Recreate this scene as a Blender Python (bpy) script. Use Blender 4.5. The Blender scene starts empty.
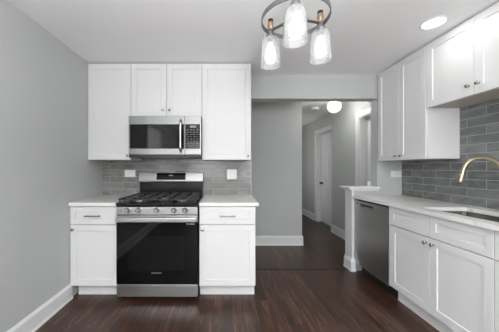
import bpy, bmesh, math, random
from mathutils import Vector, Matrix

# ------------------------------------------------------------------ camera, world, light, exposure
S = bpy.context.scene
COL = S.collection
PI = math.pi
cam_d = bpy.data.cameras.new('camera')
cam = bpy.data.objects.new('camera', cam_d)
COL.objects.link(cam)
cam.location = (0, 0, 1.245)
cam.rotation_euler = (PI/2, 0, 0)
cam_d.sensor_width = 36.0
cam_d.lens = 239.0/499.0*36.0
cam_d.shift_x = (249.5-223.0)/499.0
cam_d.shift_y = (168.0-166.0)/499.0
cam_d.clip_start = 0.02
S.camera = cam

W = bpy.data.worlds.new('world')
S.world = W
W.use_nodes = True
W.node_tree.nodes['Background'].inputs[0].default_value = (0.80, 0.90, 1.0, 1)
W.node_tree.nodes['Background'].inputs[1].default_value = 1.0

S.view_settings.view_transform = 'Standard'
S.view_settings.look = 'None'
S.view_settings.gamma = 1.0
S.view_settings.use_curve_mapping = False
S.view_settings.exposure = 0.33

def lamp(name, kind, loc, power, color=(1, 1, 1), size=0.1, size_y=None, rot=(0, 0, 0), spot=None):
    d = bpy.data.lights.new(name, kind)
    d.energy = power
    d.color = color
    if kind == 'AREA':
        d.shape = 'RECTANGLE' if size_y else 'DISK'
        d.size = size
        if size_y: d.size_y = size_y
    else:
        d.shadow_soft_size = size
    if spot:
        d.spot_size = spot; d.spot_blend = 0.6
    o = bpy.data.objects.new(name, d)
    o.location = loc; o.rotation_euler = rot
    COL.objects.link(o)
    return o

# added frontal fill, set in two invented windows behind the camera
lamp('window_daylight', 'AREA', (-0.55, -2.93, 1.45), 24, (0.98, 0.99, 1.0), 1.25, 1.35, (PI/2, 0, 0))
lamp('window_daylight', 'AREA', (1.30, -2.93, 1.45), 24, (0.98, 0.99, 1.0), 1.25, 1.35, (PI/2, 0, 0))

# daylight through the window of the left wall, beside the camera
lamp('window_daylight', 'AREA', (-1.535, -0.2, 1.5), 30, (0.98, 0.99, 1.0), 1.2, 1.2, (PI/2, 0, -PI/2))
# added upward fill that brightens the ceiling, like a bounced flash
lamp('bounce_flash', 'AREA', (0.30, -0.9, 1.55), 130, (1.0, 1.0, 1.0), 0.5, None, (PI, 0, 0))

# added fill hidden behind the hall corner, brightens the far hall
lamp('side_room_daylight', 'AREA', (1.305, 5.75, 1.45), 3.2, (1.0, 0.99, 0.97), 0.8, 1.7, (PI/2, 0, -PI/2))

H = 2.38          # ceiling height
YB = 2.90         # kitchen back wall
XL = -1.455       # left wall
XR = 2.18         # right wall

# ------------------------------------------------------------------ materials
def new_mat(name):
    m = bpy.data.materials.new(name)
    m.use_nodes = True
    nt = m.node_tree
    return m, nt, nt.nodes['Principled BSDF']

def plain(name, col, rough=0.5, metal=0.0, spec=0.5, noise=0.0, nscale=8.0, coat=0.0, aniso=None):
    m, nt, b = new_mat(name)
    b.inputs['Base Color'].default_value = (*col, 1)
    b.inputs['Roughness'].default_value = rough
    b.inputs['Metallic'].default_value = metal
    b.inputs['Specular IOR Level'].default_value = spec
    b.inputs['Coat Weight'].default_value = coat
    if noise or aniso:
        tc = nt.nodes.new('ShaderNodeTexCoord')
        mp = nt.nodes.new('ShaderNodeMapping')
        if aniso: mp.inputs['Scale'].default_value = aniso
        n = nt.nodes.new('ShaderNodeTexNoise')
        n.inputs['Scale'].default_value = nscale
        n.inputs['Detail'].default_value = 4
        nt.links.new(tc.outputs['Object'], mp.inputs['Vector'])
        nt.links.new(mp.outputs['Vector'], n.inputs['Vector'])
        mx = nt.nodes.new('ShaderNodeMix'); mx.data_type = 'RGBA'
        mx.inputs[6].default_value = (*[c*(1-noise) for c in col], 1)
        mx.inputs[7].default_value = (*[min(1, c*(1+noise)) for c in col], 1)
        nt.links.new(n.outputs['Fac'], mx.inputs[0])
        nt.links.new(mx.outputs[2], b.inputs['Base Color'])
    return m

M = {}
M['wall'] = plain('wall_paint', (0.486, 0.501, 0.495), 0.6, noise=0.015, nscale=3)
M['ceiling'] = plain('ceiling_paint', (0.90, 0.90, 0.90), 0.8, noise=0.01, nscale=2)
M['trim'] = plain('trim_paint', (0.74, 0.745, 0.75), 0.35, noise=0.01)
M['cabinet'] = plain('white_cabinet_paint', (0.72, 0.72, 0.725), 0.35, noise=0.008, nscale=5)
M['wood_under'] = plain('cabinet_underside_wood', (0.46, 0.42, 0.36), 0.5, noise=0.12, nscale=6, aniso=(1, 14, 14))
M['toe_dark'] = plain('dark_toe_kick', (0.015, 0.015, 0.015), 0.5, noise=0.05)
M['steel'] = plain('brushed_steel', (0.55, 0.55, 0.552), 0.30, 1.0, noise=0.06, nscale=5, aniso=(1, 60, 60))
M['steel_dark'] = plain('dark_stainless', (0.47, 0.47, 0.455), 0.36, 1.0, noise=0.06, nscale=5, aniso=(60, 60, 1))
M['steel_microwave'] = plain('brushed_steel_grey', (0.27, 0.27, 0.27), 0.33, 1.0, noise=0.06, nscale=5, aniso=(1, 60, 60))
M['steel_sink'] = plain('sink_steel', (0.20, 0.20, 0.195), 0.28, 1.0, noise=0.05)
M['steel_mid'] = plain('steel_edge', (0.42, 0.42, 0.42), 0.4, 1.0, noise=0.05)
M['chrome'] = plain('nickel', (0.47, 0.445, 0.41), 0.25, 1.0, noise=0.02)
M['black_gloss'] = plain('black_glass', (0.003, 0.003, 0.0035), 0.05, spec=0.28, noise=0.02)
M['black_window'] = plain('oven_window_glass', (0.007, 0.0075, 0.008), 0.06, spec=0.28, noise=0.02)
M['black_enamel'] = plain('black_enamel', (0.010, 0.010, 0.011), 0.16, spec=0.35, noise=0.05)
M['iron'] = plain('cast_iron', (0.022, 0.022, 0.023), 0.55, noise=0.25, nscale=60)
M['black_plastic'] = plain('black_plastic', (0.012, 0.012, 0.013), 0.4, noise=0.05)
M['gold'] = plain('brushed_gold', (0.50, 0.415, 0.285), 0.34, 1.0, noise=0.03, nscale=20)
M['pewter'] = plain('pewter_metal', (0.22, 0.22, 0.225), 0.42, 0.85, noise=0.12, nscale=20)
M['bronze'] = plain('copper_bronze', (0.36, 0.235, 0.15), 0.35, 0.6, noise=0.15, nscale=30)
M['plastic_white'] = plain('white_plastic', (0.82, 0.82, 0.82), 0.35, noise=0.01)
M['plastic_grey'] = plain('outlet_slots', (0.30, 0.30, 0.30), 0.5, noise=0.02)
M['print_dim'] = plain('dim_print', (0.16, 0.165, 0.17), 0.5, noise=0.02)
M['print_grey'] = plain('printed_grey', (0.33, 0.34, 0.35), 0.5, noise=0.02)
M['door_dark'] = plain('door_hardware_black', (0.02, 0.019, 0.018), 0.4, 0.5, noise=0.05)

def wood_floor(name, along='Y'):
    m, nt, b = new_mat(name)
    L = nt.links.new
    N = nt.nodes.new
    tc = N('ShaderNodeTexCoord')
    mp = N('ShaderNodeMapping')
    if along == 'Y': mp.inputs['Rotation'].default_value = (0, 0, PI/2)
    L(tc.outputs['Object'], mp.inputs['Vector'])
    br = N('ShaderNodeTexBrick')
    br.offset = 0.37; br.offset_frequency = 2
    br.inputs['Color1'].default_value = (0, 0, 0, 1)
    br.inputs['Color2'].default_value = (1, 1, 1, 1)
    br.inputs['Mortar'].default_value = (0.5, 0.5, 0.5, 1)
    br.inputs['Scale'].default_value = 1.0
    br.inputs['Mortar Size'].default_value = 0.0016
    br.inputs['Mortar Smooth'].default_value = 0.2
    br.inputs['Bias'].default_value = 0.0
    br.inputs['Brick Width'].default_value = 0.95
    br.inputs['Row Height'].default_value = 0.083
    L(mp.outputs['Vector'], br.inputs['Vector'])
    # grain, shifted per plank
    mul = N('ShaderNodeVectorMath'); mul.operation = 'MULTIPLY_ADD'
    mul.inputs[1].default_value = (3.7, 5.1, 2.3)
    L(br.outputs['Color'], mul.inputs[0]); L(mp.outputs['Vector'], mul.inputs[2])
    mp2 = N('ShaderNodeMapping'); mp2.inputs['Scale'].default_value = (1.3, 21, 1)
    L(mul.outputs[0], mp2.inputs['Vector'])
    n = N('ShaderNodeTexNoise'); n.inputs['Scale'].default_value = 1.6; n.inputs['Detail'].default_value = 7
    n.inputs['Roughness'].default_value = 0.68; n.inputs['Distortion'].default_value = 0.8
    L(mp2.outputs['Vector'], n.inputs['Vector'])
    r = N('ShaderNodeValToRGB')
    e = r.color_ramp.elements
    e[0].position = 0.30; e[0].color = (0.012, 0.0055, 0.0038, 1)
    e[1].position = 0.72; e[1].color = (0.165, 0.072, 0.042, 1)
    k = r.color_ramp.elements.new(0.52); k.color = (0.046, 0.0205, 0.0135, 1)
    L(n.outputs['Fac'], r.inputs['Fac'])
    # plank tint
    hs = N('ShaderNodeHueSaturation')
    mr = N('ShaderNodeMapRange'); mr.inputs['To Min'].default_value = 0.72; mr.inputs['To Max'].default_value = 1.3
    L(br.outputs['Color'], mr.inputs['Value'])
    L(mr.outputs['Result'], hs.inputs['Value'])
    L(r.outputs['Color'], hs.inputs['Color'])
    mx = N('ShaderNodeMix'); mx.data_type = 'RGBA'
    mx.inputs[7].default_value = (0.008, 0.004, 0.003, 1)
    L(br.outputs['Fac'], mx.inputs[0]); L(hs.outputs['Color'], mx.inputs[6])
    L(mx.outputs[2], b.inputs['Base Color'])
    rr = N('ShaderNodeMapRange'); rr.inputs['To Min'].default_value = 0.24; rr.inputs['To Max'].default_value = 0.42
    L(n.outputs['Fac'], rr.inputs['Value']); L(rr.outputs['Result'], b.inputs['Roughness'])
    bp = N('ShaderNodeBump'); bp.inputs['Strength'].default_value = 0.12; bp.inputs['Distance'].default_value = 0.002
    sub = N('ShaderNodeMath'); sub.operation = 'SUBTRACT'
    L(n.outputs['Fac'], sub.inputs[0]); L(br.outputs['Fac'], sub.inputs[1])
    L(sub.outputs[0], bp.inputs['Height']); L(bp.outputs['Normal'], b.inputs['Normal'])
    b.inputs['Specular IOR Level'].default_value = 0.45
    return m
M['floor'] = wood_floor('dark_oak_planks', 'Y')
M['floor_hall'] = wood_floor('dark_oak_planks_across', 'X')

def tile(name, axis, du, z0, c1, c2, grout, spec_r=0.16):
    """3 x 12 inch glossy wall tile in a half bond; axis = horizontal world axis"""
    m, nt, b = new_mat(name)
    L = nt.links.new; N = nt.nodes.new
    tc = N('ShaderNodeTexCoord')
    sx = N('ShaderNodeSeparateXYZ'); L(tc.outputs['Object'], sx.inputs[0])
    ax = N('ShaderNodeMath'); ax.operation = 'ADD'; ax.inputs[1].default_value = du
    L(sx.outputs[axis], ax.inputs[0])
    az = N('ShaderNodeMath'); az.operation = 'ADD'; az.inputs[1].default_value = z0
    L(sx.outputs['Z'], az.inputs[0])
    cb = N('ShaderNodeCombineXYZ'); L(ax.outputs[0], cb.inputs['X']); L(az.outputs[0], cb.inputs['Y'])
    br = N('ShaderNodeTexBrick')
    br.offset = 0.5
    br.inputs['Color1'].default_value = (0, 0, 0, 1); br.inputs['Color2'].default_value = (1, 1, 1, 1)
    br.inputs['Mortar'].default_value = (0.5, 0.5, 0.5, 1)
    br.inputs['Scale'].default_value = 1
    br.inputs['Mortar Size'].default_value = 0.0026
    br.inputs['Mortar Smooth'].default_value = 0.15
    br.inputs['Brick Width'].default_value = 0.311
    br.inputs['Row Height'].default_value = 0.0765
    L(cb.outputs[0], br.inputs['Vector'])
    n = N('ShaderNodeTexNoise'); n.inputs['Scale'].default_value = 9; n.inputs['Detail'].default_value = 5
    mp = N('ShaderNodeVectorMath'); mp.operation = 'MULTIPLY_ADD'; mp.inputs[1].default_value = (4, 7, 3)
    sc = N('ShaderNodeVectorMath'); sc.operation = 'MULTIPLY'; sc.inputs[1].default_value = (1, 2.2, 1)
    L(cb.outputs[0], sc.inputs[0])
    L(br.outputs['Color'], mp.inputs[0]); L(sc.outputs[0], mp.inputs[2]); L(mp.outputs[0], n.inputs['Vector'])
    mx = N('ShaderNodeMix'); mx.data_type = 'RGBA'
    mx.inputs[6].default_value = (*c1, 1); mx.inputs[7].default_value = (*c2, 1)
    mr0 = N('ShaderNodeMapRange'); mr0.inputs['From Min'].default_value = 0.3; mr0.inputs['From Max'].default_value = 0.7
    L(n.outputs['Fac'], mr0.inputs['Value'])
    L(mr0.outputs['Result'], mx.inputs[0])
    hs = N('ShaderNodeHueSaturation')
    mr = N('ShaderNodeMapRange'); mr.inputs['To Min'].default_value = 0.88; mr.inputs['To Max'].default_value = 1.12
    L(br.outputs['Color'], mr.inputs['Value']); L(mr.outputs['Result'], hs.inputs['Value'])
    L(mx.outputs[2], hs.inputs['Color'])
    mg = N('ShaderNodeMix'); mg.data_type = 'RGBA'; mg.inputs[7].default_value = (*grout, 1)
    L(br.outputs['Fac'], mg.inputs[0]); L(hs.outputs['Color'], mg.inputs[6])
    L(mg.outputs[2], b.inputs['Base Color'])
    rr = N('ShaderNodeMapRange'); rr.inputs['To Min'].default_value = spec_r; rr.inputs['To Max'].default_value = 0.8
    L(br.outputs['Fac'], rr.inputs['Value']); L(rr.outputs['Result'], b.inputs['Roughness'])
    bp = N('ShaderNodeBump'); bp.inputs['Strength'].default_value = 0.5; bp.inputs['Distance'].default_value = 0.003
    h = N('ShaderNodeMath'); h.operation = 'MULTIPLY_ADD'; h.inputs[1].default_value = 0.25
    inv = N('ShaderNodeMath'); inv.operation = 'SUBTRACT'; inv.inputs[0].default_value = 1
    L(br.outputs['Fac'], inv.inputs[1]); L(n.outputs['Fac'], h.inputs[0]); L(inv.outputs[0], h.inputs[2])
    L(h.outputs[0], bp.inputs['Height']); L(bp.outputs['Normal'], b.inputs['Normal'])
    return m
# rows start on the worktop (z = .915); joints measured on the photograph
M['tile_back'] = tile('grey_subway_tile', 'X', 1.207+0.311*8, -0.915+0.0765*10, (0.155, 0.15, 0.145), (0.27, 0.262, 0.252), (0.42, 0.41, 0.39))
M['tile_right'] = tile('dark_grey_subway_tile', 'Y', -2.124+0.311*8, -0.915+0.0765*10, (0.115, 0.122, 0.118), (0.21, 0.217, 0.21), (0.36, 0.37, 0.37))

def quartz():
    m, nt, b = new_mat('white_quartz')
    L = nt.links.new; N = nt.nodes.new
    tc = N('ShaderNodeTexCoord')
    n = N('ShaderNodeTexNoise'); n.inputs['Scale'].default_value = 1.7; n.inputs['Detail'].default_value = 6; n.inputs['Distortion'].default_value = 1.6
    mp = N('ShaderNodeMapping'); mp.inputs['Rotation'].default_value = (0.2, 0.1, 0.7); mp.inputs['Scale'].default_value = (1, 2.1, 1)
    L(tc.outputs['Object'], mp.inputs['Vector']); L(mp.outputs['Vector'], n.inputs['Vector'])
    sb = N('ShaderNodeMath'); sb.operation = 'SUBTRACT'; sb.inputs[1].default_value = 0.5
    ab = N('ShaderNodeMath'); ab.operation = 'ABSOLUTE'
    L(n.outputs['Fac'], sb.inputs[0]); L(sb.outputs[0], ab.inputs[0])
    r = N('ShaderNodeValToRGB')
    e = r.color_ramp.elements
    e[0].position = 0.0; e[0].color = (0.52, 0.50, 0.47, 1)
    e[1].position = 0.022; e[1].color = (0.765, 0.76, 0.74, 1)
    n2 = N('ShaderNodeTexNoise'); n2.inputs['Scale'].default_value = 2.3; L(tc.outputs['Object'], n2.inputs['Vector'])
    g = N('ShaderNodeMapRange'); g.inputs['From Min'].default_value = 0.52; g.inputs['From Max'].default_value = 0.60
    g.inputs['To Min'].default_value = 0.06; g.inputs['To Max'].default_value = 0.0
    L(n2.outputs['Fac'], g.inputs['Value'])
    ad = N('ShaderNodeMath'); L(ab.outputs[0], ad.inputs[0]); L(g.outputs['Result'], ad.inputs[1])
    L(ad.outputs[0], r.inputs['Fac']); L(r.outputs['Color'], b.inputs['Base Color'])
    b.inputs['Roughness'].default_value = 0.22
    return m
M['quartz'] = quartz()

def emit(name, col, strength):
    m, nt, b = new_mat(name)
    b.inputs['Base Color'].default_value = (0.8, 0.8, 0.8, 1)
    b.inputs['Emission Color'].default_value = (*col, 1)
    b.inputs['Emission Strength'].default_value = strength
    return m
M['bulb'] = emit('glowing_bulb', (1, 0.97, 0.93), 2.5)
M['led'] = emit('recessed_light_lens', (1, 0.98, 0.95), 5)
M['globe'] = emit('lit_globe_bulb', (1, 0.98, 0.94), 4.0)

def seeded_glass():
    m = bpy.data.materials.new('seeded_glass'); m.use_nodes = True
    nt = m.node_tree; nt.nodes.clear()
    L = nt.links.new; N = nt.nodes.new
    out = N('ShaderNodeOutputMaterial')
    tr = N('ShaderNodeBsdfTransparent'); tr.inputs[0].default_value = (0.97, 0.98, 0.98, 1)
    gl = N('ShaderNodeBsdfGlossy'); gl.inputs['Roughness'].default_value = 0.08
    tl = N('ShaderNodeBsdfTranslucent'); tl.inputs[0].default_value = (0.95, 0.95, 0.95, 1)
    df = N('ShaderNodeBsdfDiffuse'); df.inputs[0].default_value = (0.95, 0.95, 0.95, 1)
    fr = N('ShaderNodeLayerWeight'); fr.inputs['Blend'].default_value = 0.35
    tc = N('ShaderNodeTexCoord')
    vo = N('ShaderNodeTexVoronoi'); vo.inputs['Scale'].default_value = 90
    L(tc.outputs['Object'], vo.inputs['Vector'])
    bp = N('ShaderNodeBump'); bp.inputs['Strength'].default_value = 0.4; bp.inputs['Distance'].default_value = 0.003
    L(vo.outputs['Distance'], bp.inputs['Height']); L(bp.outputs['Normal'], gl.inputs['Normal'])
    a = N('ShaderNodeMixShader'); a.inputs[0].default_value = 0.5
    L(tl.outputs[0], a.inputs[1]); L(df.outputs[0], a.inputs[2])
    b1 = N('ShaderNodeMixShader'); b1.inputs[0].default_value = 0.13
    L(tr.outputs[0], b1.inputs[1]); L(a.outputs[0], b1.inputs[2])
    b2 = N('ShaderNodeMixShader')
    mr = N('ShaderNodeMapRange'); mr.inputs['To Min'].default_value = 0.03; mr.inputs['To Max'].default_value = 0.55
    L(fr.outputs['Facing'], mr.inputs['Value']); L(mr.outputs['Result'], b2.inputs[0])
    L(b1.outputs[0], b2.inputs[1]); L(gl.outputs[0], b2.inputs[2])
    L(b2.outputs[0], out.inputs[0])
    return m
M['shade'] = seeded_glass()

def window_glass():
    m, nt, b = new_mat('window_glass')
    b.inputs['Base Color'].default_value = (1, 1, 1, 1)
    b.inputs['Transmission Weight'].default_value = 1.0
    b.inputs['Roughness'].default_value = 0.02
    b.inputs['IOR'].default_value = 1.1
    return m
M['pane'] = window_glass()

# ------------------------------------------------------------------ mesh helpers
class MB:
    def __init__(s): s.bm = bmesh.new()
    def box(s, x0, x1, y0, y1, z0, z1):
        v = [s.bm.verts.new((x, y, z)) for x in (x0, x1) for y in (y0, y1) for z in (z0, z1)]
        for f in ((0, 1, 3, 2), (4, 6, 7, 5), (0, 4, 5, 1), (2, 3, 7, 6), (0, 2, 6, 4), (1, 5, 7, 3)):
            s.bm.faces.new([v[i] for i in f])
        return s
    def prism(s, pts, axis, a0, a1):
        """polygon in the plane across `axis`, extruded from a0 to a1 (axis x: (y,z); y: (x,z); z: (x,y))"""
        def P(p, a):
            return (a, p[0], p[1]) if axis == 'x' else (p[0], a, p[1]) if axis == 'y' else (p[0], p[1], a)
        A = [s.bm.verts.new(P(p, a0)) for p in pts]; B = [s.bm.verts.new(P(p, a1)) for p in pts]
        n = len(pts)
        s.bm.faces.new(A); s.bm.faces.new(B[::-1])
        for i in range(n): s.bm.faces.new([A[i], B[i], B[(i+1) % n], A[(i+1) % n]])
        return s
    def lathe(s, prof, c=(0, 0, 0), axis='z', seg=24, closed=False):
        """profile of (radius, height) spun around an axis through c"""
        def P(r, h, a):
            u, v = r*math.cos(a), r*math.sin(a)
            p = (u, v, h) if axis == 'z' else (u, h, v) if axis == 'y' else (h, u, v)
            return (p[0]+c[0], p[1]+c[1], p[2]+c[2])
        rings = []
        for r, h in prof:
            if r < 1e-6: rings.append([s.bm.verts.new(P(0, h, 0))])
            else: rings.append([s.bm.verts.new(P(r, h, 2*PI*i/seg)) for i in range(seg)])
        pr = list(zip(rings, rings[1:])) + ([(rings[-1], rings[0])] if closed else [])
        for A, B in pr:
            for i in range(seg):
                j = (i+1) % seg
                if len(A) == 1 and len(B) == 1: continue
                if len(A) == 1: s.bm.faces.new([A[0], B[i], B[j]])
                elif len(B) == 1: s.bm.faces.new([A[i], B[0], A[j]])
                else: s.bm.faces.new([A[i], B[i], B[j], A[j]])
        return s
    def tube(s, pts, r, seg=12, close=False, sx=1.0, up=None):
        """round (or flat, sx < 1) tube along a path"""
        pts = [Vector(p) for p in pts]; n = len(pts); rings = []
        for i, p in enumerate(pts):
            if close: t = pts[(i+1) % n]-pts[i-1]
            else: t = pts[min(i+1, n-1)]-pts[max(i-1, 0)]
            t.normalize()
            ref = Vector(up) if up else (Vector((0, 0, 1)) if abs(t.z) < 0.95 else Vector((1, 0, 0)))
            u = t.cross(ref).normalized(); w = u.cross(t).normalized()
            rr = r[i] if isinstance(r, (list, tuple)) else r
            rings.append([s.bm.verts.new(p+u*math.cos(2*PI*k/seg)*rr*sx+w*math.sin(2*PI*k/seg)*rr) for k in range(seg)])
        for a in range(n if close else n-1):
            A, B = rings[a], rings[(a+1) % n]
            for k in range(seg): s.bm.faces.new([A[k], A[(k+1) % seg], B[(k+1) % seg], B[k]])
        if not close:
            s.bm.faces.new(rings[0][::-1]); s.bm.faces.new(rings[-1])
        return s
    def strap(s, pts, normals, width_dir, w, t):
        """flat strap: path points, its outward normals and width directions"""
        rings = []
        for p, n, d in zip(pts, normals, width_dir):
            p, n, d = Vector(p), Vector(n).normalized(), Vector(d).normalized()
            rings.append([s.bm.verts.new(p+d*a*w/2+n*b*t/2) for a, b in ((-1, -1), (1, -1), (1, 1), (-1, 1))])
        for A, B in zip(rings, rings[1:]):
            for k in range(4): s.bm.faces.new([A[k], A[(k+1) % 4], B[(k+1) % 4], B[k]])
        s.bm.faces.new(rings[0][::-1]); s.bm.faces.new(rings[-1])
        return s
    def frame(s, x0, x1, z0, z1, y0, y1, w):
        """rectangular frame facing -y: outer x0..x1, z0..z1, border w (number or l,r,b,t)"""
        l, r, b, t = (w, w, w, w) if not isinstance(w, tuple) else w
        o = [(x0, z0), (x1, z0), (x1, z1), (x0, z1)]
        i = [(x0+l, z0+b), (x1-r, z0+b), (x1-r, z1-t), (x0+l, z1-t)]
        V = [[s.bm.verts.new((p[0], y, p[1])) for p in ps] for ps in (o, i) for y in (y0, y1)]
        of, ob, nf, nb = V
        for k in range(4):
            j = (k+1) % 4
            s.bm.faces.new([of[k], of[j], nf[j], nf[k]])
            s.bm.faces.new([ob[j], ob[k], nb[k], nb[j]])
            s.bm.faces.new([of[j], of[k], ob[k], ob[j]])
            s.bm.faces.new([nf[k], nf[j], nb[j], nb[k]])
        return s
    def panel(s, x0, x1, z0, z1, yf, yb, st, rec=0.0075, bev=0.003):
        """shaker leaf facing -y: a frame with a sunk middle, one closed mesh"""
        q = lambda d: [(x0+d, z0+d), (x1-d, z0+d), (x1-d, z1-d), (x0+d, z1-d)]
        R = [[s.bm.verts.new((p[0], y, p[1])) for p in q(d)] for d, y in
             ((0, yb), (0, yf+0.0015), (0.0015, yf), (st, yf), (st+bev, yf+rec))]
        s.bm.faces.new(R[0][::-1])
        for A, B in zip(R, R[1:]):
            for k in range(4): s.bm.faces.new([A[k], A[(k+1) % 4], B[(k+1) % 4], B[k]])
        s.bm.faces.new(R[-1])
        return s
    def build(s, name, mat, parent=None, smooth=False, bevel=0.0, loc=None):
        bmesh.ops.recalc_face_normals(s.bm, faces=s.bm.faces[:])
        me = bpy.data.meshes.new(name)
        s.bm.to_mesh(me); s.bm.free()
        if smooth:
            for p in me.polygons: p.use_smooth = True
        me.materials.append(mat)
        o = bpy.data.objects.new(name, me)
        COL.objects.link(o)
        if parent: o.parent = parent
        if loc: o.location = loc
        if bevel:
            b = o.modifiers.new('bevel', 'BEVEL'); b.width = bevel; b.segments = 2; b.limit_method = 'ANGLE'
            b.angle_limit = 0.6
        if smooth:
            try:
                me.set_sharp_from_angle(angle=0.7)
            except Exception: pass
        return o

def tag(o, label, cat, group=None):
    o['label'] = label; o['category'] = cat
    if group: o['group'] = group
    return o
def thing(name, label, cat, loc=(0, 0, 0), rz=0, group=None):
    o = bpy.data.objects.new(name, None); COL.objects.link(o)
    o.empty_display_size = 0.1
    o.location = loc; o.rotation_euler = (0, 0, rz)
    return tag(o, label, cat, group)
def struct(name, mb, mat, parent=None, **k):
    o = mb.build(name, mat, parent, **k)
    if not parent: o['kind'] = 'structure'
    return o
def dup(root, loc, label, rz=None):
    def rec(o, parent):
        c = o.copy(); COL.objects.link(c)
        if parent: c.parent = parent
        for ch in list(o.children): rec(ch, c)
        return c
    kids = list(root.children)
    r = root.copy(); COL.objects.link(r)
    for ch in kids: rec(ch, r)
    r.location = loc; r['label'] = label
    if rz is not None: r.rotation_euler = (0, 0, rz)
    return r

# ------------------------------------------------------------------ the room
YF = -3.0         # wall behind the camera
T = 0.13          # wall thickness
YH = 3.855        # hall wall facing the kitchen
XH = 1.274        # hall corridor's left side
YE = 6.75         # far end of the hall
XN = 2.13         # near hall wall, right side
struct('floor', MB().box(XL-T, XR+0.3, YF-T, YB+0.055, -0.05, 0.0), M['floor'])
struct('floor_hall', MB().box(-0.6, XR+0.3, YB+0.055, YE+T, -0.05, 0.0), M['floor'])
struct('trim_threshold', MB().box(0.345, 1.555, YB+0.03, YB+0.08, 0.0, 0.003), plain('threshold_wood', (0.022, 0.011, 0.008), 0.3, noise=0.2, nscale=30))
struct('ceiling', MB().box(XL-T, XR+0.3, YF-T, YE+T, H, H+0.08), M['ceiling'])
LW = (-0.85, 0.45, 0.85, 2.15)   # window of the left wall
struct('wall_left', MB().box(XL-T, XL, YF-T, LW[0], 0, H).box(XL-T, XL, LW[1], YB+T, 0, H).box(XL-T, XL, LW[0], LW[1], 0, LW[2]).box(XL-T, XL, LW[0], LW[1], LW[3], H), M['wall'])
struct('wall_back', MB().box(XL, 0.345, YB, YB+T, 0, H), M['wall'])
struct('wall_header', MB().box(0.345, XR, YB, YB+T, 2.087, H), M['wall'])
struct('wall_stub', MB().box(1.872, XR, YB, YB+T, 0, 2.087), M['wall'])
struct('wall_right', MB().box(XR, XR+T, YF-T, YB+T, 0, H), M['wall'])
# wall behind the camera, two unseen windows added to it for fill light
fw = MB()
wins = [(-1.20, 0.10), (0.65, 1.95)]
fw.box(XL, XR, YF-T, YF, 0, 0.75).box(XL, XR, YF-T, YF, 2.15, H)
fw.box(XL, wins[0][0], YF-T, YF, 0.75, 2.15).box(wins[0][1], wins[1][0], YF-T, YF, 0.75, 2.15).box(wins[1][1], XR, YF-T, YF, 0.75, 2.15)
struct('wall_front', fw, M['wall'])
for i, (a, b) in enumerate(wins):
    f = struct('window_%d' % (i+1), MB().frame(a-0.07, b+0.07, 0.68, 2.22, YF, YF+0.018, 0.085), M['trim'])
    mu = MB().frame(a, b, 0.75, 2.15, YF-0.09, YF-0.05, 0.04).box(a+0.04, b-0.04, YF-0.085, YF-0.055, 1.43, 1.47)
    mu.build('sash', M['trim'], f)
    MB().box(a+0.04, b-0.04, YF-0.075, YF-0.071, 0.79, 2.11).build('pane', M['pane'], f)
    MB().box(a-0.10, b+0.10, YF+0.0185, YF+0.06, 0.655, 0.679).build('sill', M['trim'], f, bevel=0.004)
f = MB()
f.box(XL, XL+0.018, LW[0]-0.08, LW[0], LW[2]-0.08, LW[3]+0.08).box(XL, XL+0.018, LW[1], LW[1]+0.08, LW[2]-0.08, LW[3]+0.08)
f.box(XL, XL+0.018, LW[0], LW[1], LW[2]-0.08, LW[2]).box(XL, XL+0.018, LW[0], LW[1], LW[3], LW[3]+0.08)
f = struct('window_3', f, M['trim'])
m_ = MB()
for k in range(8):
    y = LW[0]+0.0205+k*(LW[1]-LW[0]-0.041)/7
    m_.box(XL-0.055, XL-0.025, y-0.02, y+0.02, LW[2]+0.04, LW[3]-0.04)
m_.box(XL-0.055, XL-0.025, LW[0], LW[1], LW[2], LW[2]+0.04).box(XL-0.055, XL-0.025, LW[0], LW[1], LW[3]-0.04, LW[3])
m_.build('sash', M['trim'], f)
# hall
struct('wall_hall_front', MB().box(-0.6, XH, YH, YE, 0, H), M['wall'])
struct('wall_hall_left', MB().box(-0.6-T, -0.6, YB+T, YH, 0, H), M['wall'])
struct('wall_hall_end', MB().box(XH, XR+0.3, YE, YE+T, 0, H), M['wall'])
D1 = (4.765, 5.56); D2 = (2.98+T, 3.73)     # the two doorways of the hall's right side
JOG = 4.685
w = MB().box(XN, XR+T, D2[1], JOG, 0, H).box(XN, XR+T, YB+T, D2[1], 2.05, H)
struct('wall_hall_near', w, M['wall'])
w = MB().box(XR, XR+T+0.02, JOG, D1[0], 0, H).box(XR, XR+T+0.02, D1[1], YE, 0, H).box(XR, XR+T+0.02, D1[0], D1[1], 2.03, H)
struct('wall_hall_far', w, M['wall'])

def baseboard(name, prof_axis, a0, a1, face, sign, h=0.145, t=0.016):
    """run along an axis; face = wall plane coordinate, sign = side it stands out to"""
    pts = [(0, 0), (t+0.008, 0), (t+0.008, 0.012), (t, 0.022), (t, h-0.022), (t*0.55, h-0.008), (t*0.4, h), (0, h)]
    P = [(face+sign*p, z) for p, z in pts]
    return struct(name, MB().prism(P, prof_axis, a0, a1), M['trim'])
baseboard('baseboard_left', 'y', YF+0.03, 2.285, XL, 1)
baseboard('baseboard_front', 'x', XL+0.03, XR, YF, 1)
baseboard('baseboard_hall_front', 'x', 0.0, XH+0.014, YH, -1, h=0.152)
baseboard('baseboard_hall_corner', 'y', YH+0.001, YE, XH, 1, h=0.152)
baseboard('baseboard_hall_near', 'y', 3.84, JOG, XN, -1)
baseboard('baseboard_hall_far', 'y', 5.66, YE, XR, -1)
baseboard('baseboard_hall_end', 'x', XH+0.02, XR, YE, -1)

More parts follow.
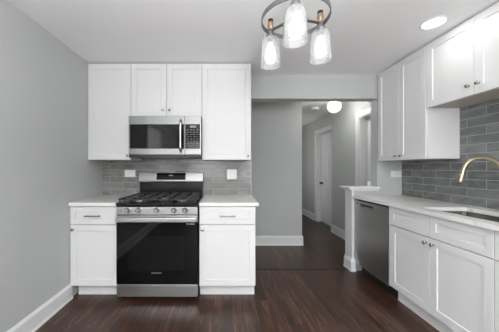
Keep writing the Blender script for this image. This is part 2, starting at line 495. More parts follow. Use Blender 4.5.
# hall doors: casing (trim), jamb, leaf in a deep reveal
def hall_door(idx, y0, y1, xw, xf, top, knob_y, label=None):
    cw = 0.085
    def fr(mb, xa, xb, ya, yb, zt, wd):
        mb.box(xa, xb, ya-wd, ya, 0, zt+wd).box(xa, xb, yb, yb+wd, 0, zt+wd).box(xa, xb, ya, yb, zt, zt+wd)
        return mb
    c = MB(); fr(c, xw-0.018, xw-0.0005, y0, y1, top, cw)
    d = struct('door_%d' % idx, MB().box(xf, xf+0.04, y0+0.018, y1-0.018, 0.008, top-0.018), M['trim'])
    c.build('casing', M['trim'], d, bevel=0.004)
    j = MB(); fr(j, xw-0.001, xf+0.045, y0+0.014, y1-0.014, top-0.014, 0.0135)
    j.build('jamb', M['trim'], d)
    st = MB(); fr(st, xf-0.013, xf-0.001, y0+0.028, y1-0.028, top-0.028, 0.013)
    st.build('door_stop', M['trim'], d)
    # six raised panels, as two columns of frames standing in the leaf
    yc = (y0+y1)/2; wd = (y1-y0-0.036)
    pn = MB()
    for (za, zb) in ((0.24, 0.80), (1.02, 1.56), (1.66, 1.90)):
        for (ya, yb) in ((y0+0.018+0.11, yc-0.05), (yc+0.05, y1-0.018-0.11)):
            o4 = [(ya, za), (yb, za), (yb, zb), (ya, zb)]
            q = lambda e: [(ya+e, za+e), (yb-e, za+e), (yb-e, zb-e), (ya+e, zb-e)]
            R = [[pn.bm.verts.new((x, p[0], p[1])) for p in q(e)] for e, x in
                 ((0, xf+0.002), (0.004, xf-0.006), (0.016, xf-0.006), (0.022, xf-0.001), (0.05, xf-0.007))]
            for A, B in zip(R, R[1:]):
                for k in range(4): pn.bm.faces.new([A[k], A[(k+1) % 4], B[(k+1) % 4], B[k]])
            pn.bm.faces.new(R[-1]); pn.bm.faces.new(R[0][::-1])
    pn.build('door_panels', M['trim'], d)
    kb = MB().lathe([(0, -0.062), (0.018, -0.06), (0.026, -0.048), (0.022, -0.034), (0.010, -0.026), (0.010, -0.008), (0.030, -0.006), (0.030, 0)], (xf-0.001, knob_y, 0.90), 'x', 16)
    kb.build('door_knob', M['door_dark'], d, smooth=True)
    return d
hall_door(1, D1[0], D1[1], XR, XR+0.10, 2.03, D1[1]-0.085)
hall_door(2, D2[0], D2[1], XN, XN+0.11, 2.03, D2[0]+0.085)

# half wall between kitchen and hall: core, white end post with base mould, cap
pw = struct('wall_half', MB().box(1.570, 1.871, YB, YB+T, 0, 0.985), M['wall'])
ep = MB().box(1.555, 1.5695, 2.885, YB+T+0.015, 0, 0.985).box(1.5695, 1.585, 2.885, 2.8995, 0, 0.985)
ep.build('end_post', M['trim'], pw, bevel=0.002)
bp_ = MB()
def skirt(mb, x0, x1, y0, y1, z0, z1): mb.box(x0, x1, y0, y1, z0, z1)
bs = MB()
prof = [(0.022, 0), (0.022, 0.022), (0.016, 0.032), (0.016, 0.115), (0.007, 0.135), (0.006, 0.150), (0.0, 0.150)]
# base mould wraps the end and the front of the post
ring = []
for off, z in prof:
    pts = [(1.5549-off, YB+T+0.015), (1.5549-off, 2.8849-off), (1.592, 2.8849-off), (1.592, 2.8849), (1.5549, 2.8849), (1.5549, YB+T+0.015)]
    ring.append([bs.bm.verts.new((p[0], p[1], z)) for p in pts])
for A, B in zip(ring, ring[1:]):
    for k in range(6):
        try: bs.bm.faces.new([A[k], A[(k+1) % 6], B[(k+1) % 6], B[k]])
        except Exception: pass
bs.bm.faces.new(ring[0][::-1])
bmesh.ops.remove_doubles(bs.bm, verts=bs.bm.verts[:], dist=1e-5)
bs.build('base_mould', M['trim'], pw)
cp = MB().box(1.500, 1.871, 2.835, YB+T+0.055, 0.9955, 1.016).box(1.523, 1.871, 2.860, YB+T+0.032, 0.9855, 0.995).box(1.535, 1.871, 2.872, YB+T+0.02, 0.968, 0.985)
cp.build('cap', M['trim'], pw, bevel=0.003)

# wall tiles with a metal edge strip
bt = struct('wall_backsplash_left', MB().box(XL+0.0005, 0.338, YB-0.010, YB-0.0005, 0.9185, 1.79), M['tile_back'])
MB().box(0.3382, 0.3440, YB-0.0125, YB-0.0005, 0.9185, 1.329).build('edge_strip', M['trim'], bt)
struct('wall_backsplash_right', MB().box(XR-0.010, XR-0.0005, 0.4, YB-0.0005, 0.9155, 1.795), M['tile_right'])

# ------------------------------------------------------------------ cabinets
def knob(parent, x, z, y=-0.020):
    MB().lathe([(0, -0.027), (0.009, -0.0265), (0.0135, -0.023), (0.0145, -0.019), (0.011, -0.015), (0.0055, -0.012), (0.0052, -0.004), (0.009, -0.002), (0.009, -0.0002)],
               (x, y, z), 'y', 18).build('knob', M['chrome'], parent, smooth=True)
def bar_pull(parent, x, z, y=-0.020, L=0.155):
    m = MB().box(x-L/2, x+L/2, y-0.032, y-0.022, z-0.0055, z+0.0055)
    m.box(x-L/2+0.016, x-L/2+0.026, y-0.022, y-0.0002, z-0.005, z+0.005).box(x+L/2-0.026, x+L/2-0.016, y-0.022, y-0.0002, z-0.005, z+0.005)
    m.build('drawer_pull', M['chrome'], parent, bevel=0.002)
def leaf(parent, name, x0, x1, z0, z1, st=0.058):
    g = 0.0016
    return MB().panel(x0+g, x1-g, z0+g, z1-g, -0.020, -0.001, st).build(name, M['cabinet'], parent)
TOP = 0.8845
def base_cab(t, w, depth, doors, drawers, toe=(0.0, None), toe_in=0.065, ztop=TOP):
    """local frame: x along the front, -y the front, z up"""
    MB().box(0.001, w-0.001, 0, depth, 0.124, ztop).build('body', M['cabinet'], t)
    x1 = w-0.001 if toe[1] is None else toe[1]
    MB().box(max(0.001, toe[0]), x1, toe_in, depth, 0.0, 0.1235).build('toe_kick', M['cabinet'], t)
    for (a, b, kx) in doors:
        d = leaf(t, 'door', a, b, 0.124, 0.706)
        if kx is not None: knob(d, kx, 0.662)
    for (a, b, pull) in drawers:
        d = MB().panel(a+0.0016, b-0.0016, 0.7105, TOP-0.006, -0.020, -0.001, 0.048).build('drawer', M['cabinet'], t)
        if pull: bar_pull(d, (a+b)/2, 0.792)
YC = 2.29   # carcass front of the back run (doors 20 mm in front)
c = thing('base_cabinet', 'narrow white base cabinet between left wall and range, dark bar pull', 'cabinet', (-1.4525, YC, 0), 0, 'white shaker base cabinets')
base_cab(c, 0.4475, YB-0.001-YC, [(0.0, 0.4475, 0.031)], [(0.0, 0.4475, True)], toe=(0.030, None))
c = thing('base_cabinet', 'white base cabinet right of the range, at the hall opening', 'cabinet', (-0.226, YC, 0), 0, 'white shaker base cabinets')
base_cab(c, 0.535, YB-0.001-YC, [(0.0, 0.535, 0.032)], [(0.0, 0.535, True)])
XC = 1.61   # carcass front of the right run
RZ = -PI/2
c = thing('sink_base_cabinet', 'wide white base cabinet with two doors under the sink', 'cabinet', (XC, 2.275, 0), RZ, 'white shaker base cabinets')
base_cab(c, 0.873, XR-0.001-XC, [(0, 0.436, 0.436-0.032), (0.436, 0.873, 0.436+0.032)], [(0, 0.436, False), (0.436, 0.873, False)], toe=(0.022, None), toe_in=0.04, ztop=0.66)
MB().box(0.001, 0.872, 0.0, 0.018, 0.6605, TOP).build('front_rail', M['cabinet'], c)
MB().box(-0.0145, 0.0005, -0.019, 0.02, 0.124, TOP).build('filler_strip', M['cabinet'], c)
for a, b in ((0.001, 0.018), (0.855, 0.872)):
    MB().box(a, b, 0.0185, XR-0.001-XC, 0.6605, TOP).build('side_panel', M['cabinet'], c)
c = thing('base_cabinet', 'white base cabinet cut off by the right frame edge, past the sink cabinet', 'cabinet', (XC, 1.400, 0), RZ, 'white shaker base cabinets')
base_cab(c, 0.45, XR-0.001-XC, [(0, 0.45, 0.41)], [(0, 0.45, True)], toe_in=0.04)

# wall cabinets
def wall_cab(t, w, depth, z0, z1, doors, under=True):
    MB().box(0.001, w-0.001, 0, depth, z0+0.004, z1).build('body', M['cabinet'], t)
    if under: MB().box(0.020, w-0.020, 0.022, depth-0.004, z0+0.0005, z0+0.0038).build('underside', M['wood_under'], t)
    for (a, b, kx) in doors:
        d = leaf(t, 'door', a, b, z0, z1-0.004, 0.06)
        if kx is not None: knob(d, kx, z0+0.045+(0.03 if z0 > 1.6 else 0))
YU = 2.59
dU = YB-0.0105-YU
ZT = H-0.006
c = thing('wall_cabinet', 'tall white wall cabinet in the left corner, left of the microwave', 'cabinet', (-1.4525, YU, 0), 0, 'white shaker wall cabinets')
wall_cab(c, 0.462, dU, 1.332, ZT, [(0, 0.462, 0.462-0.035)])
c = thing('wall_cabinet', 'short white two-door wall cabinet directly over the microwave', 'cabinet', (-0.990, YU, 0), 0, 'white shaker wall cabinets')
wall_cab(c, 0.764, dU, 1.791, ZT, [(0, 0.382, 0.382-0.036), (0.382, 0.764, 0.382+0.036)], under=False)
c = thing('wall_cabinet', 'tall white wall cabinet right of the microwave, beside the hall opening', 'cabinet', (-0.225, YU, 0), 0, 'white shaker wall cabinets')
wall_cab(c, 0.527, dU, 1.332, ZT, [(0, 0.527, 0.527-0.036)])
XU = 1.88
dR = XR-0.0105-XU
c = thing('wall_cabinet', 'tall white two-door wall cabinet above the dishwasher', 'cabinet', (XU, 2.868, 0), RZ, 'white shaker wall cabinets')
wall_cab(c, 0.678, dR, 1.328, ZT, [(0, 0.336, 0.336-0.034), (0.336, 0.672, 0.336+0.034)])
MB().box(-0.030, 0.0005, -0.0, dR, 1.332, ZT).build('filler_strip', M['cabinet'], c)
c = thing('wall_cabinet', 'short white two-door wall cabinet above the sink', 'cabinet', (XU, 2.1895, 0), RZ, 'white shaker wall cabinets')
wall_cab(c, 0.834, dR, 1.790, ZT, [(0, 0.417, 0.417-0.036), (0.417, 0.834, 0.417+0.036)])

# worktops
tag(MB().box(XL+0.001, -1.0035, 2.25, YB-0.0005, 0.885, 0.918).build('worktop', M['quartz'], bevel=0.002),
    'small white quartz worktop left of the range, against the left wall', 'worktop', 'white quartz worktops')
tag(MB().box(-0.227, 0.336, 2.25, YB-0.0005, 0.885, 0.918).build('worktop', M['quartz'], bevel=0.002),
    'white quartz worktop right of the range, with overhanging right end', 'worktop', 'white quartz worktops')
# right worktop with the sink cut-out
SX0, SX1, SY0, SY1 = 1.672, 2.030, 1.44, 2.005
def slab(x0, x1, y0, y1, hx0, hx1, hy0, hy1, z0, z1):
    m = MB()
    def rr(a0, a1, b0, b1, z, rad):
        if rad == 0: pts = []
        P = []
        for cx, cy, s0 in ((a1-rad, b1-rad, 0), (a0+rad, b1-rad, 90), (a0+rad, b0+rad, 180), (a1-rad, b0+rad, 270)):
            for k in range(5):
                an = math.radians(s0+k*22.5); P.append((cx+rad*math.cos(an), cy+rad*math.sin(an)))
        return [m.bm.verts.new((p[0], p[1], z)) for p in P]
    Ot, It = rr(x0, x1, y0, y1, z1, 0.002), rr(hx0, hx1, hy0, hy1, z1, 0.022)
    Ob, Ib = rr(x0, x1, y0, y1, z0, 0.002), rr(hx0, hx1, hy0, hy1, z0, 0.022)
    n = len(Ot)
    for k in range(n):
        j = (k+1) % n
        m.bm.faces.new([Ot[k], Ot[j], It[j], It[k]]); m.bm.faces.new([Ob[j], Ob[k], Ib[k], Ib[j]])
        m.bm.faces.new([Ot[j], Ot[k], Ob[k], Ob[j]]); m.bm.faces.new([It[k], It[j], Ib[j], Ib[k]])
    return m
tag(slab(1.565, XR-0.0005, 0.945, YB-0.0005-0.016, SX0, SX1, SY0, SY1, 0.885, 0.915).build('worktop', M['quartz']),
    'long white quartz worktop over the dishwasher, holding the sink', 'worktop', 'white quartz worktops')

# sink: undermount bowl with a low divider and drains
def sink():
    t = thing('kitchen_sink', 'undermount stainless steel sink in the right worktop', 'sink', (0, 0, 0))
    def bowl(y0, y1):
        m = MB()
        def rr(e, z, rad):
            a0, a1, b0, b1 = SX0-0.008+e, SX1+0.008-e, y0+e, y1-e
            P = []
            for cx, cy, s0 in ((a1-rad, b1-rad, 0), (a0+rad, b1-rad, 90), (a0+rad, b0+rad, 180), (a1-rad, b0+rad, 270)):
                for k in range(5):
                    an = math.radians(s0+k*22.5); P.append((cx+rad*math.cos(an), cy+rad*math.sin(an)))
            return [m.bm.verts.new((p[0], p[1], z)) for p in P]
        R = [rr(-0.012, 0.882, 0.05), rr(-0.012, 0.8845, 0.05), rr(0.0, 0.8845, 0.03), rr(0.004, 0.875, 0.03), rr(0.012, 0.700, 0.03), rr(0.035, 0.682, 0.04), rr(0.10, 0.678, 0.03)]
        B = [rr(0.10, 0.675, 0.03), rr(0.032, 0.679, 0.04), rr(0.009, 0.700, 0.05), rr(0.001, 0.874, 0.05)]
        Rr = R + B
        n = len(R[0])
        for A, C in zip(Rr, Rr[1:]):
            if A is R[-1]: continue
            for k in range(n):
                j = (k+1) % n; m.bm.faces.new([A[k], A[j], C[j], C[k]])
        m.bm.faces.new(R[-1]); m.bm.faces.new(B[0][::-1])
        for k in range(n):
            j = (k+1) % n; m.bm.faces.new([B[-1][k], B[-1][j], R[0][j], R[0][k]])
        m.build('bowl', M['steel_sink'], t, smooth=True)
    bowl(SY0-0.008, SY1+0.008)
    for y in (1.71,):
        MB().lathe([(0, 0.6795), (0.030, 0.6795), (0.034, 0.682), (0.044, 0.6825), (0.045, 0.6785)], (1.865, y, 0), 'z', 20).build('drain', M['steel_mid'], t, smooth=True)
sink()

# faucet
def faucet():
    t = thing('kitchen_faucet', 'brushed gold gooseneck faucet arching over the sink', 'faucet', (2.085, 1.74, 0.915))
    # s = 0 at the spout's tip, 1 at the base; heights are above the floor
    def at(s, z): return Vector(((1.80-2.085)*(1-s), (1.82-1.74)*(1-s), z-0.915))
    MB().lathe([(0, 0.0), (0.031, 0.0), (0.031, 0.006), (0.024, 0.012), (0.022, 0.10), (0.0185, 0.108), (0.0, 0.108)], (0, 0, 0), 'z', 20).build('base_body', M['gold'], t, smooth=True)
    path = [at(1, 1.02), at(0.985, 1.09), at(0.955, 1.15), at(0.90, 1.21), at(0.80, 1.267), at(0.70, 1.297), at(0.58, 1.315),
            at(0.464, 1.320), at(0.34, 1.316), at(0.22, 1.300), at(0.13, 1.267), at(0.085, 1.235)]
    # smooth with Catmull-Rom
    fine = []
    for i in range(len(path)-1):
        p0, p1, p2, p3 = path[max(i-1, 0)], path[i], path[i+1], path[min(i+2, len(path)-1)]
        for k in range(4):
            u = k/4
            fine.append(0.5*((2*p1)+(p2-p0)*u+(2*p0-5*p1+4*p2-p3)*u*u+(3*p1-p0-3*p2+p3)*u**3))
    fine.append(path[-1])
    MB().tube(fine, 0.0125, 14).build('spout', M['gold'], t, smooth=True)
    a, b = at(0.084, 1.2345), at(0.010, 1.135)
    d = b-a
    sp = MB().tube([a+d*0.0, a+d*0.06, a+d*0.1, a+d*0.85, a+d*0.97, b], [0.0130, 0.0130, 0.0138, 0.0150, 0.0150, 0.0130], 16)
    h = sp.build('spray_head', M['gold'], t, smooth=True)
    m_ = a+d*0.45
    MB().box(m_.x-0.022, m_.x-0.012, m_.y-0.008, m_.y+0.008, m_.z-0.012, m_.z+0.012).build('spray_button', M['gold'], h, bevel=0.002)
    hd = MB().tube([(0, -0.020, 0.07), (0, -0.045, 0.075)], 0.012, 12).tube([(0, -0.040, 0.075), (0.0, -0.095, 0.125)], 0.006, 10)
    hd.build('lever_handle', M['gold'], t, smooth=True)
faucet()

# ------------------------------------------------------------------ dishwasher
def dishwasher():
    t = thing('dishwasher', 'dark stainless dishwasher with a pocket handle', 'dishwasher', (XC, 2.869, 0), RZ)
    w = 0.577
    MB().box(0.004, w-0.004, 0.006, 0.545, 0.115, 0.868).build('body', M['black_plastic'], t)
    MB().box(0.004, w-0.004, 0.055, 0.50, 0.0, 0.1145).build('toe_kick', M['toe_dark'], t)
    # door: a slab with the pocket cut in its upper band, drawn as one cross-section in three stretches
    d = MB()
    x0, x1, p0, p1 = 0.003, w-0.003, 0.10, 0.335
    zt, zp1, zp0, zb = 0.862, 0.835, 0.800, 0.112
    d.box(x0, x1, -0.022, 0.005, zb, zp0)
    d.box(x0, p0, -0.022, 0.005, zp0, zt).box(p1, x1, -0.022, 0.005, zp0, zt).box(p0, p1, -0.022, 0.005, zp1, zt)
    d.box(p0, p1, -0.002, 0.005, zp0, zp1)
    bmesh.ops.remove_doubles(d.bm, verts=d.bm.verts[:], dist=1e-5)
    do = d.build('door', M['steel_dark'], t)
    MB().box(p0+0.001, p1-0.001, -0.0215, -0.0030, zp0+0.001, zp0+0.008).build('pocket_handle', M['steel_mid'], do, bevel=0.002)
    MB().box(p0+0.001, p1-0.001, -0.0032, -0.0022, zp0+0.009, zp1-0.001).build('pocket_liner', M['black_plastic'], do)
    MB().box(0.020, 0.062, -0.0228, -0.0222, 0.822, 0.834).build('badge', M['black_plastic'], do)
dishwasher()

# ------------------------------------------------------------------ range
def gas_range():
    t = thing('gas_range', 'stainless steel gas range with black glass oven door', 'range', (-0.995, 2.222, 0))
    w = 0.760
    MB().box(0.003, w-0.003, 0.045, 0.640, 0.045, 0.895).build('body', M['black_enamel'], t)
    for x in (0.05, w-0.05):
        for y in (0.09, 0.58):
            MB().lathe([(0, 0), (0.018, 0), (0.018, 0.008), (0.011, 0.012), (0.011, 0.0445), (0, 0.0445)], (x, y, 0), 'z', 12).build('foot', M['black_plastic'], t, smooth=True)
    MB().box(0.02, w-0.02, 0.070, 0.080, 0.004, 0.0445).build('kick_panel', M['toe_dark'], t)
    MB().box(0.004, w-0.004, 0.002, 0.0445, 0.045, 0.158).build('storage_drawer', M['steel'], t, bevel=0.003)
    # oven door
    d = MB().box(0.003, w-0.003, 0.0, 0.0445, 0.162, 0.742).build('oven_door', M['black_gloss'], t, bevel=0.003)
    MB().box(0.115, w-0.125, -0.0012, -0.0003, 0.290, 0.610).build('oven_window', M['black_window'], d)
    MB().box(0.003, w-0.003, 0.0, 0.0445, 0.7425, 0.803).build('door_rail', M['steel'], d, bevel=0.002)
    hb = MB().box(0.010, w-0.010, -0.052, -0.030, 0.748, 0.790)
    hb.box(0.030, 0.055, -0.030, -0.0003, 0.755, 0.785).box(w-0.055, w-0.030, -0.030, -0.0003, 0.755, 0.785)
    hb.build('handle', M['steel'], d, bevel=0.007)
    for k in range(3):
        x = 0.655+k*0.028
        MB().box(x, x+0.018, -0.0010, -0.0003, 0.717, 0.733).build('door_sticker', M['print_grey'], d)
    tx = bpy.data.curves.new('brand_mark', 'FONT'); tx.body = 'SAMSUNG'; tx.size = 0.020; tx.extrude = 0.0003; tx.align_x = 'CENTER'; tx.resolution_u = 3
    to = bpy.data.objects.new('brand_mark_text', tx); COL.objects.link(to)
    me = bpy.data.meshes.new_from_object(to.evaluated_get(bpy.context.evaluated_depsgraph_get()))
    bpy.data.objects.remove(to)
    me.materials.clear(); me.materials.append(M['print_grey'])
    lo = bpy.data.objects.new('brand_mark', me); COL.objects.link(lo); lo.parent = d
    lo.location = (w/2-0.005, -0.0012, 0.262); lo.rotation_euler = (PI/2, 0, 0)
    # control panel with five knobs
    cp = MB().prism([(-0.002, 0.812), (0.0445, 0.812), (0.0445, 0.890), (0.016, 0.890), (-0.002, 0.880)], 'x', 0.003, w-0.003).build('control_panel', M['steel'], t, bevel=0.002)
    for px in (0.110, 0.211, 0.379, 0.540, 0.643):
        k = MB().lathe([(0, -0.036), (0.019, -0.036), (0.0215, -0.033), (0.0225, -0.012), (0.027, -0.008), (0.027, -0.0003), (0, -0.0003)], (px, -0.002, 0.853), 'y', 24)
        kn = k.build('knob', M['chrome'], t, smooth=True)
        MB().box(px-0.0035, px+0.0035, -0.046, -0.0382, 0.832, 0.874).build('grip', M['steel_mid'], kn, bevel=0.0015)
    for k in range(2):
        MB().box(0.040+0.012*k, 0.046+0.012*k, -0.0032, -0.0022, 0.836, 0.858).build('panel_print', M['plastic_grey'], cp)
    # cooktop
    ck = MB().prism([(0.018, 0.8955), (0.612, 0.8955), (0.612, 0.915), (0.030, 0.921), (-0.002, 0.921), (-0.006, 0.915), (-0.006, 0.897), (0.018, 0.897)], 'x', 0.0, w)
    ck.build('cooktop', M['black_enamel'], t, bevel=0.002)
    # burners
    for (bx, by, r) in ((0.165, 0.165, 0.048), (0.165, 0.455, 0.040), (0.380, 0.310, 0.050), (0.595, 0.165, 0.044), (0.595, 0.455, 0.036)):
        b = MB().lathe([(0, 0.9215), (r+0.012, 0.9215), (r+0.010, 0.926), (r, 0.928), (r, 0.932), (0, 0.932)], (bx, by, 0), 'z', 20).build('burner', M['steel_mid'], t, smooth=True)
        MB().lathe([(0, 0.9325), (r-0.006, 0.9325), (r-0.006, 0.938), (r-0.012, 0.940), (0, 0.940)], (bx, by, 0), 'z', 20).build('burner_cap', M['iron'], b, smooth=True)
    # three cast-iron grates
    for (x0, x1) in ((0.018, 0.262), (0.266, 0.494), (0.498, 0.742)):
        g = MB()
        y0, y1, z0, z1 = 0.010, 0.600, 0.943, 0.957
        b = 0.011
        g.box(x0, x1, y0, y0+b, z0, z1).box(x0, x1, y1-b, y1, z0, z1).box(x0, x0+b, y0+b, y1-b, z0, z1).box(x1-b, x1, y0+b, y1-b, z0, z1)
        ym = (y0+y1)/2; xm = (x0+x1)/2
        g.box(x0+b, x1-b, ym-b/2, ym+b/2, z0, z1)
        for yy0, yy1 in ((y0+b, ym-b/2), (ym+b/2, y1-b)):
            yc = (yy0+yy1)/2
            g.box(xm-b/2, xm+b/2, yy0, yc-0.03, z0, z1).box(xm-b/2, xm+b/2, yc+0.03, yy1, z0, z1)
            g.box(x0+b, xm-0.03, yc-b/2, yc+b/2, z0, z1).box(xm+0.03, x1-b, yc-b/2, yc+b/2, z0, z1)
        for fx in (x0+0.001, x1-b):
            for fy in (y0+0.012, ym-0.005, y1-0.035):
                g.box(fx, fx+b-0.001, fy, fy+0.011, 0.921, z0)
        g.build('grate', M['iron'], t)
    # backguard: black riser, tilted steel panel, display
    MB().box(0.008, w-0.008, 0.614, 0.644, 0.897, 1.075).build('riser', M['black_enamel'], t, bevel=0.004)
    bg = MB().prism([(0.585, 1.078), (0.644, 1.078), (0.644, 1.195), (0.612, 1.195), (0.582, 1.096)], 'x', 0.0, w).build('backguard', M['steel'], t, bevel=0.004)
    # display lies in the tilted front
    y0, z0, y1, z1 = 0.582, 1.096, 0.612, 1.195
    ty, tz = y1-y0, z1-z0; L = math.hypot(ty, tz); ny, nz = -tz/L, ty/L
    def q(u, o): return (y0+ty*u+ny*o, z0+tz*u+nz*o)
    dp = MB().prism([q(0.10, 0.0003), q(0.90, 0.0003), q(0.90, 0.0018), q(0.10, 0.0018)], 'x', 0.213, 0.553).build('display', M['black_gloss'], bg)
    a = q(0.55, 0.0021); b_ = q(0.68, 0.0021); c_ = q(0.68, 0.0026); d_ = q(0.55, 0.0026)
    MB().prism([a, b_, c_, d_], 'x', 0.355, 0.405).build('clock_digits', M['print_grey'], dp)
gas_range()

# ------------------------------------------------------------------ microwave
def microwave():
    t = thing('microwave', 'stainless over-range microwave hung under the short wall cabinet', 'microwave', (-0.987, 2.50, 0))
    w = 0.758
    MB().box(0.002, w-0.002, 0.035, 0.389, 1.378, 1.790).build('body', M['black_plastic'], t)
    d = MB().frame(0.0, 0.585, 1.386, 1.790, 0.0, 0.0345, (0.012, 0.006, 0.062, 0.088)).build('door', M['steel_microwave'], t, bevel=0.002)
    MB().box(0.0125, 0.5785, 0.003, 0.030, 1.4485, 1.7015).build('door_glass', M['black_gloss'], d)
    h = MB()
    pts = [(0.548, -0.002, 1.415), (0.548, -0.030, 1.425), (0.548, -0.040, 1.45), (0.548, -0.044, 1.58), (0.548, -0.040, 1.71), (0.548, -0.030, 1.735), (0.548, -0.002, 1.745)]
    h.tube(pts, 0.0125, 12).build('handle', M['chrome'], d, smooth=True)
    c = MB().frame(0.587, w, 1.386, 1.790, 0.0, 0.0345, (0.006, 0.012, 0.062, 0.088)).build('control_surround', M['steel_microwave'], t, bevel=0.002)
    p = MB().box(0.5935, w-0.0125, 0.002, 0.030, 1.4485, 1.7015).build('control_panel', M['black_gloss'], t)
    MB().box(0.640, 0.705, 0.0008, 0.0017, 1.668, 1.688).build('display', M['print_grey'], p)
    for r in range(8):
        for k in range(4):
            x = 0.606+k*0.034; z = 1.640-r*0.024
            MB().box(x, x+0.019+0.006*((r*3+k) % 2), 0.0010, 0.0017, z, z+0.008).build('key_mark', M['print_dim'], p)
    MB().box(0.0, w, 0.008, 0.0345, 1.356, 1.3855).build('lower_lip', M['black_plastic'], t, bevel=0.002)
    v = MB().box(0.03, w-0.03, 0.036, 0.385, 1.360, 1.3775)
    v.build('vent_underside', M['black_plastic'], t)
    MB().box(0.12, w-0.12, 0.10, 0.16, 1.3555, 1.3595).build('grease_filter', M['steel_mid'], t)
microwave()

# ------------------------------------------------------------------ outlets and small things
def plate(name, label, cat, loc, rz, w, h, gangs, horizontal, group):
    t = thing(name, label, cat, loc, rz, group)
    MB().box(-w/2, w/2, -0.006, -0.0003, -h/2, h/2).build('cover_plate', M['plastic_white'], t, bevel=0.0025)
    for g in range(gangs):
        cx = (g-(gangs-1)/2)*0.046
        hw, hh = (0.034, 0.0165) if horizontal else (0.0165, 0.034)
        if cat == 'light switch':
            MB().box(cx-hw, cx+hw, -0.0085, -0.0062, -hh, hh).build('switch', M['plastic_white'], t, bevel=0.001)
        else:
            i = MB().box(cx-hw, cx+hw, -0.0080, -0.0062, -hh, hh).build('receptacle', M['plastic_white'], t, bevel=0.001)
            for sg in (-1, 1):
                s = MB()
                if horizontal:
                    for dz in (-0.006, 0.006): s.box(cx+sg*0.019-0.004, cx+sg*0.019+0.004, -0.0086, -0.0081, dz-0.0012, dz+0.0012)
                else:
                    for dx in (-0.006, 0.006): s.box(cx+dx-0.0012, cx+dx+0.0012, -0.0086, -0.0081, sg*0.019-0.004, sg*0.019+0.004)
                bmesh.ops.remove_doubles(s.bm, verts=s.bm.verts[:], dist=1e-6)
                s.build('slots', M['plastic_grey'], i)
    return t
plate('wall_outlet', 'white horizontal outlet on the grey tiles left of the range', 'outlet', (-1.122, YB-0.0103, 1.179), 0, 0.130, 0.085, 1, True, 'wall plates in the kitchen')
plate('light_switch', 'white double wall plate on the grey tiles right of the range', 'light switch', (0.108, YB-0.0103, 1.169), 0, 0.118, 0.120, 2, False, 'wall plates in the kitchen')
plate('wall_outlet', 'white horizontal outlet on painted wall beside the right cabinets', 'outlet', (2.098, YB-0.0003, 1.172), 0, 0.128, 0.078, 1, True, 'wall plates in the kitchen')

bx = MB().box(-0.017, 0.017, -0.014, 0.014, 0, 0.055)
bx.box(-0.012, 0.012, -0.010, 0.010, 0.055, 0.066)
bo = bx.build('block', M['plastic_white'], None, bevel=0.003, loc=(1.842, 3.02, 1.0165))
tag(bo, 'small white block standing on the half wall cap', 'block')

# smoke detector on the hall ceiling
t = thing('smoke_detector', 'round white smoke detector on the hall ceiling', 'smoke detector', (1.735, 4.50, H))
MB().lathe([(0, -0.0005), (0.075, -0.0005), (0.075, -0.018), (0.068, -0.038), (0.045, -0.046), (0, -0.046)], (0, 0, 0), 'z', 24).build('housing', M['plastic_white'], t, smooth=True)
MB().lathe([(0, -0.0465), (0.016, -0.0465), (0.016, -0.050), (0, -0.050)], (0, 0, 0), 'z', 16).build('sensor_cap', M['plastic_grey'], t, smooth=True)

# hall ceiling light: canopy, stem, globe
t = thing('ceiling_light', 'lit round globe light hanging from the hall ceiling', 'ceiling light', (1.73, 3.72, H))
MB().lathe([(0, -0.0005), (0.065, -0.0005), (0.062, -0.02), (0.02, -0.028), (0, -0.028)], (0, 0, 0), 'z', 24).build('canopy', M['pewter'], t, smooth=True)
MB().tube([(0, 0, -0.027), (0, 0, -0.075)], 0.010, 12).build('stem', M['pewter'], t, smooth=True)
pf = [(0.03, -0.0755)]
for k in range(1, 17):
    a = math.radians(16+k*(164/16)); pf.append((0.108*math.sin(a), -0.176+0.108*math.cos(a)*0.95))
pf[-1] = (0, pf[-1][1])
MB().lathe(pf, (0, 0, 0), 'z', 28).build('globe', M['shade'], t, smooth=True)
MB().lathe([(0, -0.0755), (0.018, -0.0755), (0.018, -0.105), (0.034, -0.13), (0.048, -0.165), (0.046, -0.195), (0.028, -0.22), (0, -0.227)], (0, 0, 0), 'z', 24).build('bulb', M['globe'], t, smooth=True)
l = lamp('globe_lamp', 'POINT', (0, 0, -0.176), 12, (1, 0.97, 0.92), 0.10); l.parent = t
l.location = (0, 0, -0.176)

# recessed ceiling lights (one in view, others further back in the room)
def downlight(x, y, label, vis=True, power=14):
    t = thing('recessed_light', label, 'ceiling light', (x, y, H), 0, 'recessed ceiling lights')
    MB().lathe([(0.072, -0.0005), (0.090, -0.0005), (0.088, -0.005), (0.074, -0.006)], (0, 0, 0), 'z', 32, closed=True).build('trim_ring', M['plastic_white'], t, smooth=True)
    MB().lathe([(0, -0.004), (0.0715, -0.004), (0.0715, -0.0008), (0, -0.0008)], (0, 0, 0), 'z', 32).build('lens', M['led'], t)
    l = lamp('downlight_lamp', 'AREA', (0, 0, -0.008), power, (1, 0.975, 0.94), 0.14); l.parent = t; l.location = (0, 0, -0.008)
    return t
downlight(1.646, 1.868, 'round recessed ceiling light beside the right wall cabinets', power=1.0)

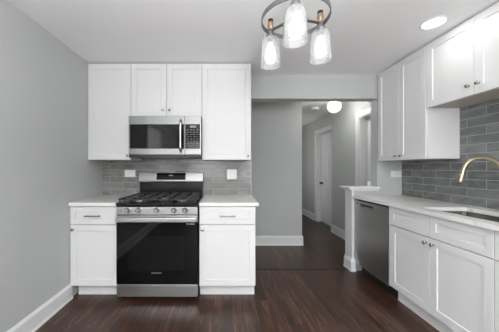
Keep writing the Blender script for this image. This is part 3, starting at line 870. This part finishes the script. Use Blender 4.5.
# ------------------------------------------------------------------ chandelier
def chandelier():
    cx, cy = 0.393, 1.306
    R = 0.159
    t = thing('chandelier', 'three-light chandelier with curved dark straps and seeded glass shades', 'chandelier', (cx, cy, H))
    z = lambda h: h-H
    MB().lathe([(0, -0.0005), (0.062, -0.0005), (0.060, -0.014), (0.030, -0.030), (0.012, -0.034), (0, -0.034)], (0, 0, 0), 'z', 24).build('canopy', M['pewter'], t, smooth=True)
    MB().tube([(0, 0, -0.033), (0, 0, z(2.0845))], 0.008, 12).build('stem', M['pewter'], t, smooth=True)
    # horizontal hoop (flat band) with three flat spokes from the hub
    n = 48; P = []; Nn = []; Wd = []; RH = R+0.020
    for k in range(n):
        a = 2*PI*k/n
        P.append((RH*math.cos(a), RH*math.sin(a)))
    hp = MB().lathe([(RH-0.0025, z(2.050)), (RH+0.0025, z(2.050)), (RH+0.0025, z(2.074)), (RH-0.0025, z(2.074))], (0, 0, 0), 'z', 56, closed=True)
    hp.build('hoop', M['pewter'], t, smooth=True)
    MB().lathe([(0, z(2.040)), (0.020, z(2.042)), (0.026, z(2.052)), (0.026, z(2.072)), (0.014, z(2.084)), (0, z(2.084))], (0, 0, 0), 'z', 20).build('hub', M['pewter'], t, smooth=True)
    for i in range(3):
        a = math.radians(134-120*i)
        c, s = math.cos(a), math.sin(a)
        MB().strap([(0.0265*c, 0.0265*s, z(2.062)), ((RH-0.003)*c, (RH-0.003)*s, z(2.062))], [(0, 0, 1)]*2, [(-s, c, 0)]*2, 0.020, 0.006).build('arm', M['pewter'], t)
        x, y = R*c, R*s
        sk = MB().lathe([(0, z(2.020)), (0.026, z(2.020)), (0.028, z(2.028)), (0.020, z(2.048)), (0.015, z(2.0585)), (0, z(2.0585))], (x, y, 0), 'z', 20).build('socket', M['pewter'], t, smooth=True)
        MB().lathe([(0, z(2.0655)), (0.013, z(2.0655)), (0.0175, z(2.084)), (0.0175, z(2.104)), (0.014, z(2.112)), (0, z(2.112))], (x, y, 0), 'z', 20).build('collar', M['bronze'], sk, smooth=True)
        MB().lathe([(0, z(2.1125)), (0.0155, z(2.1125)), (0.0150, z(2.126)), (0, z(2.130))], (x, y, 0), 'z', 20).build('finial', M['door_dark'], sk, smooth=True)
        MB().lathe([(0.0, z(2.0195)), (0.017, z(2.0195)), (0.017, z(1.985)), (0, z(1.985))], (x, y, 0), 'z', 16).build('lamp_holder', M['pewter'], sk, smooth=True)
        # shade: open jar with round shoulders
        pr = [(0.0175, 2.0192), (0.030, 2.0185), (0.042, 2.012), (0.050, 2.000), (0.0535, 1.984), (0.0545, 1.96), (0.0555, 1.92), (0.0570, 1.88), (0.0580, 1.852)]
        inner = [(r-0.0022, h-0.0018) for r, h in pr[::-1][:-1]] + [(0.0175, 2.0172)]
        MB().lathe([(r, z(h)) for r, h in pr+inner], (x, y, 0), 'z', 28, closed=True).build('shade', M['shade'], t, smooth=True)
        bl = [(0.0, 1.9845), (0.013, 1.9845), (0.014, 1.972), (0.023, 1.950), (0.029, 1.926), (0.030, 1.905), (0.026, 1.884), (0.014, 1.870), (0, 1.866)]
        MB().lathe([(r, z(h)) for r, h in bl], (x, y, 0), 'z', 20).build('bulb', M['bulb'], t, smooth=True)
        l = lamp('bulb_lamp', 'POINT', (x, y, z(1.905)), 3.2, (1, 0.96, 0.90), 0.03); l.parent = t
        l.location = (x, y, z(1.93))
chandelier()
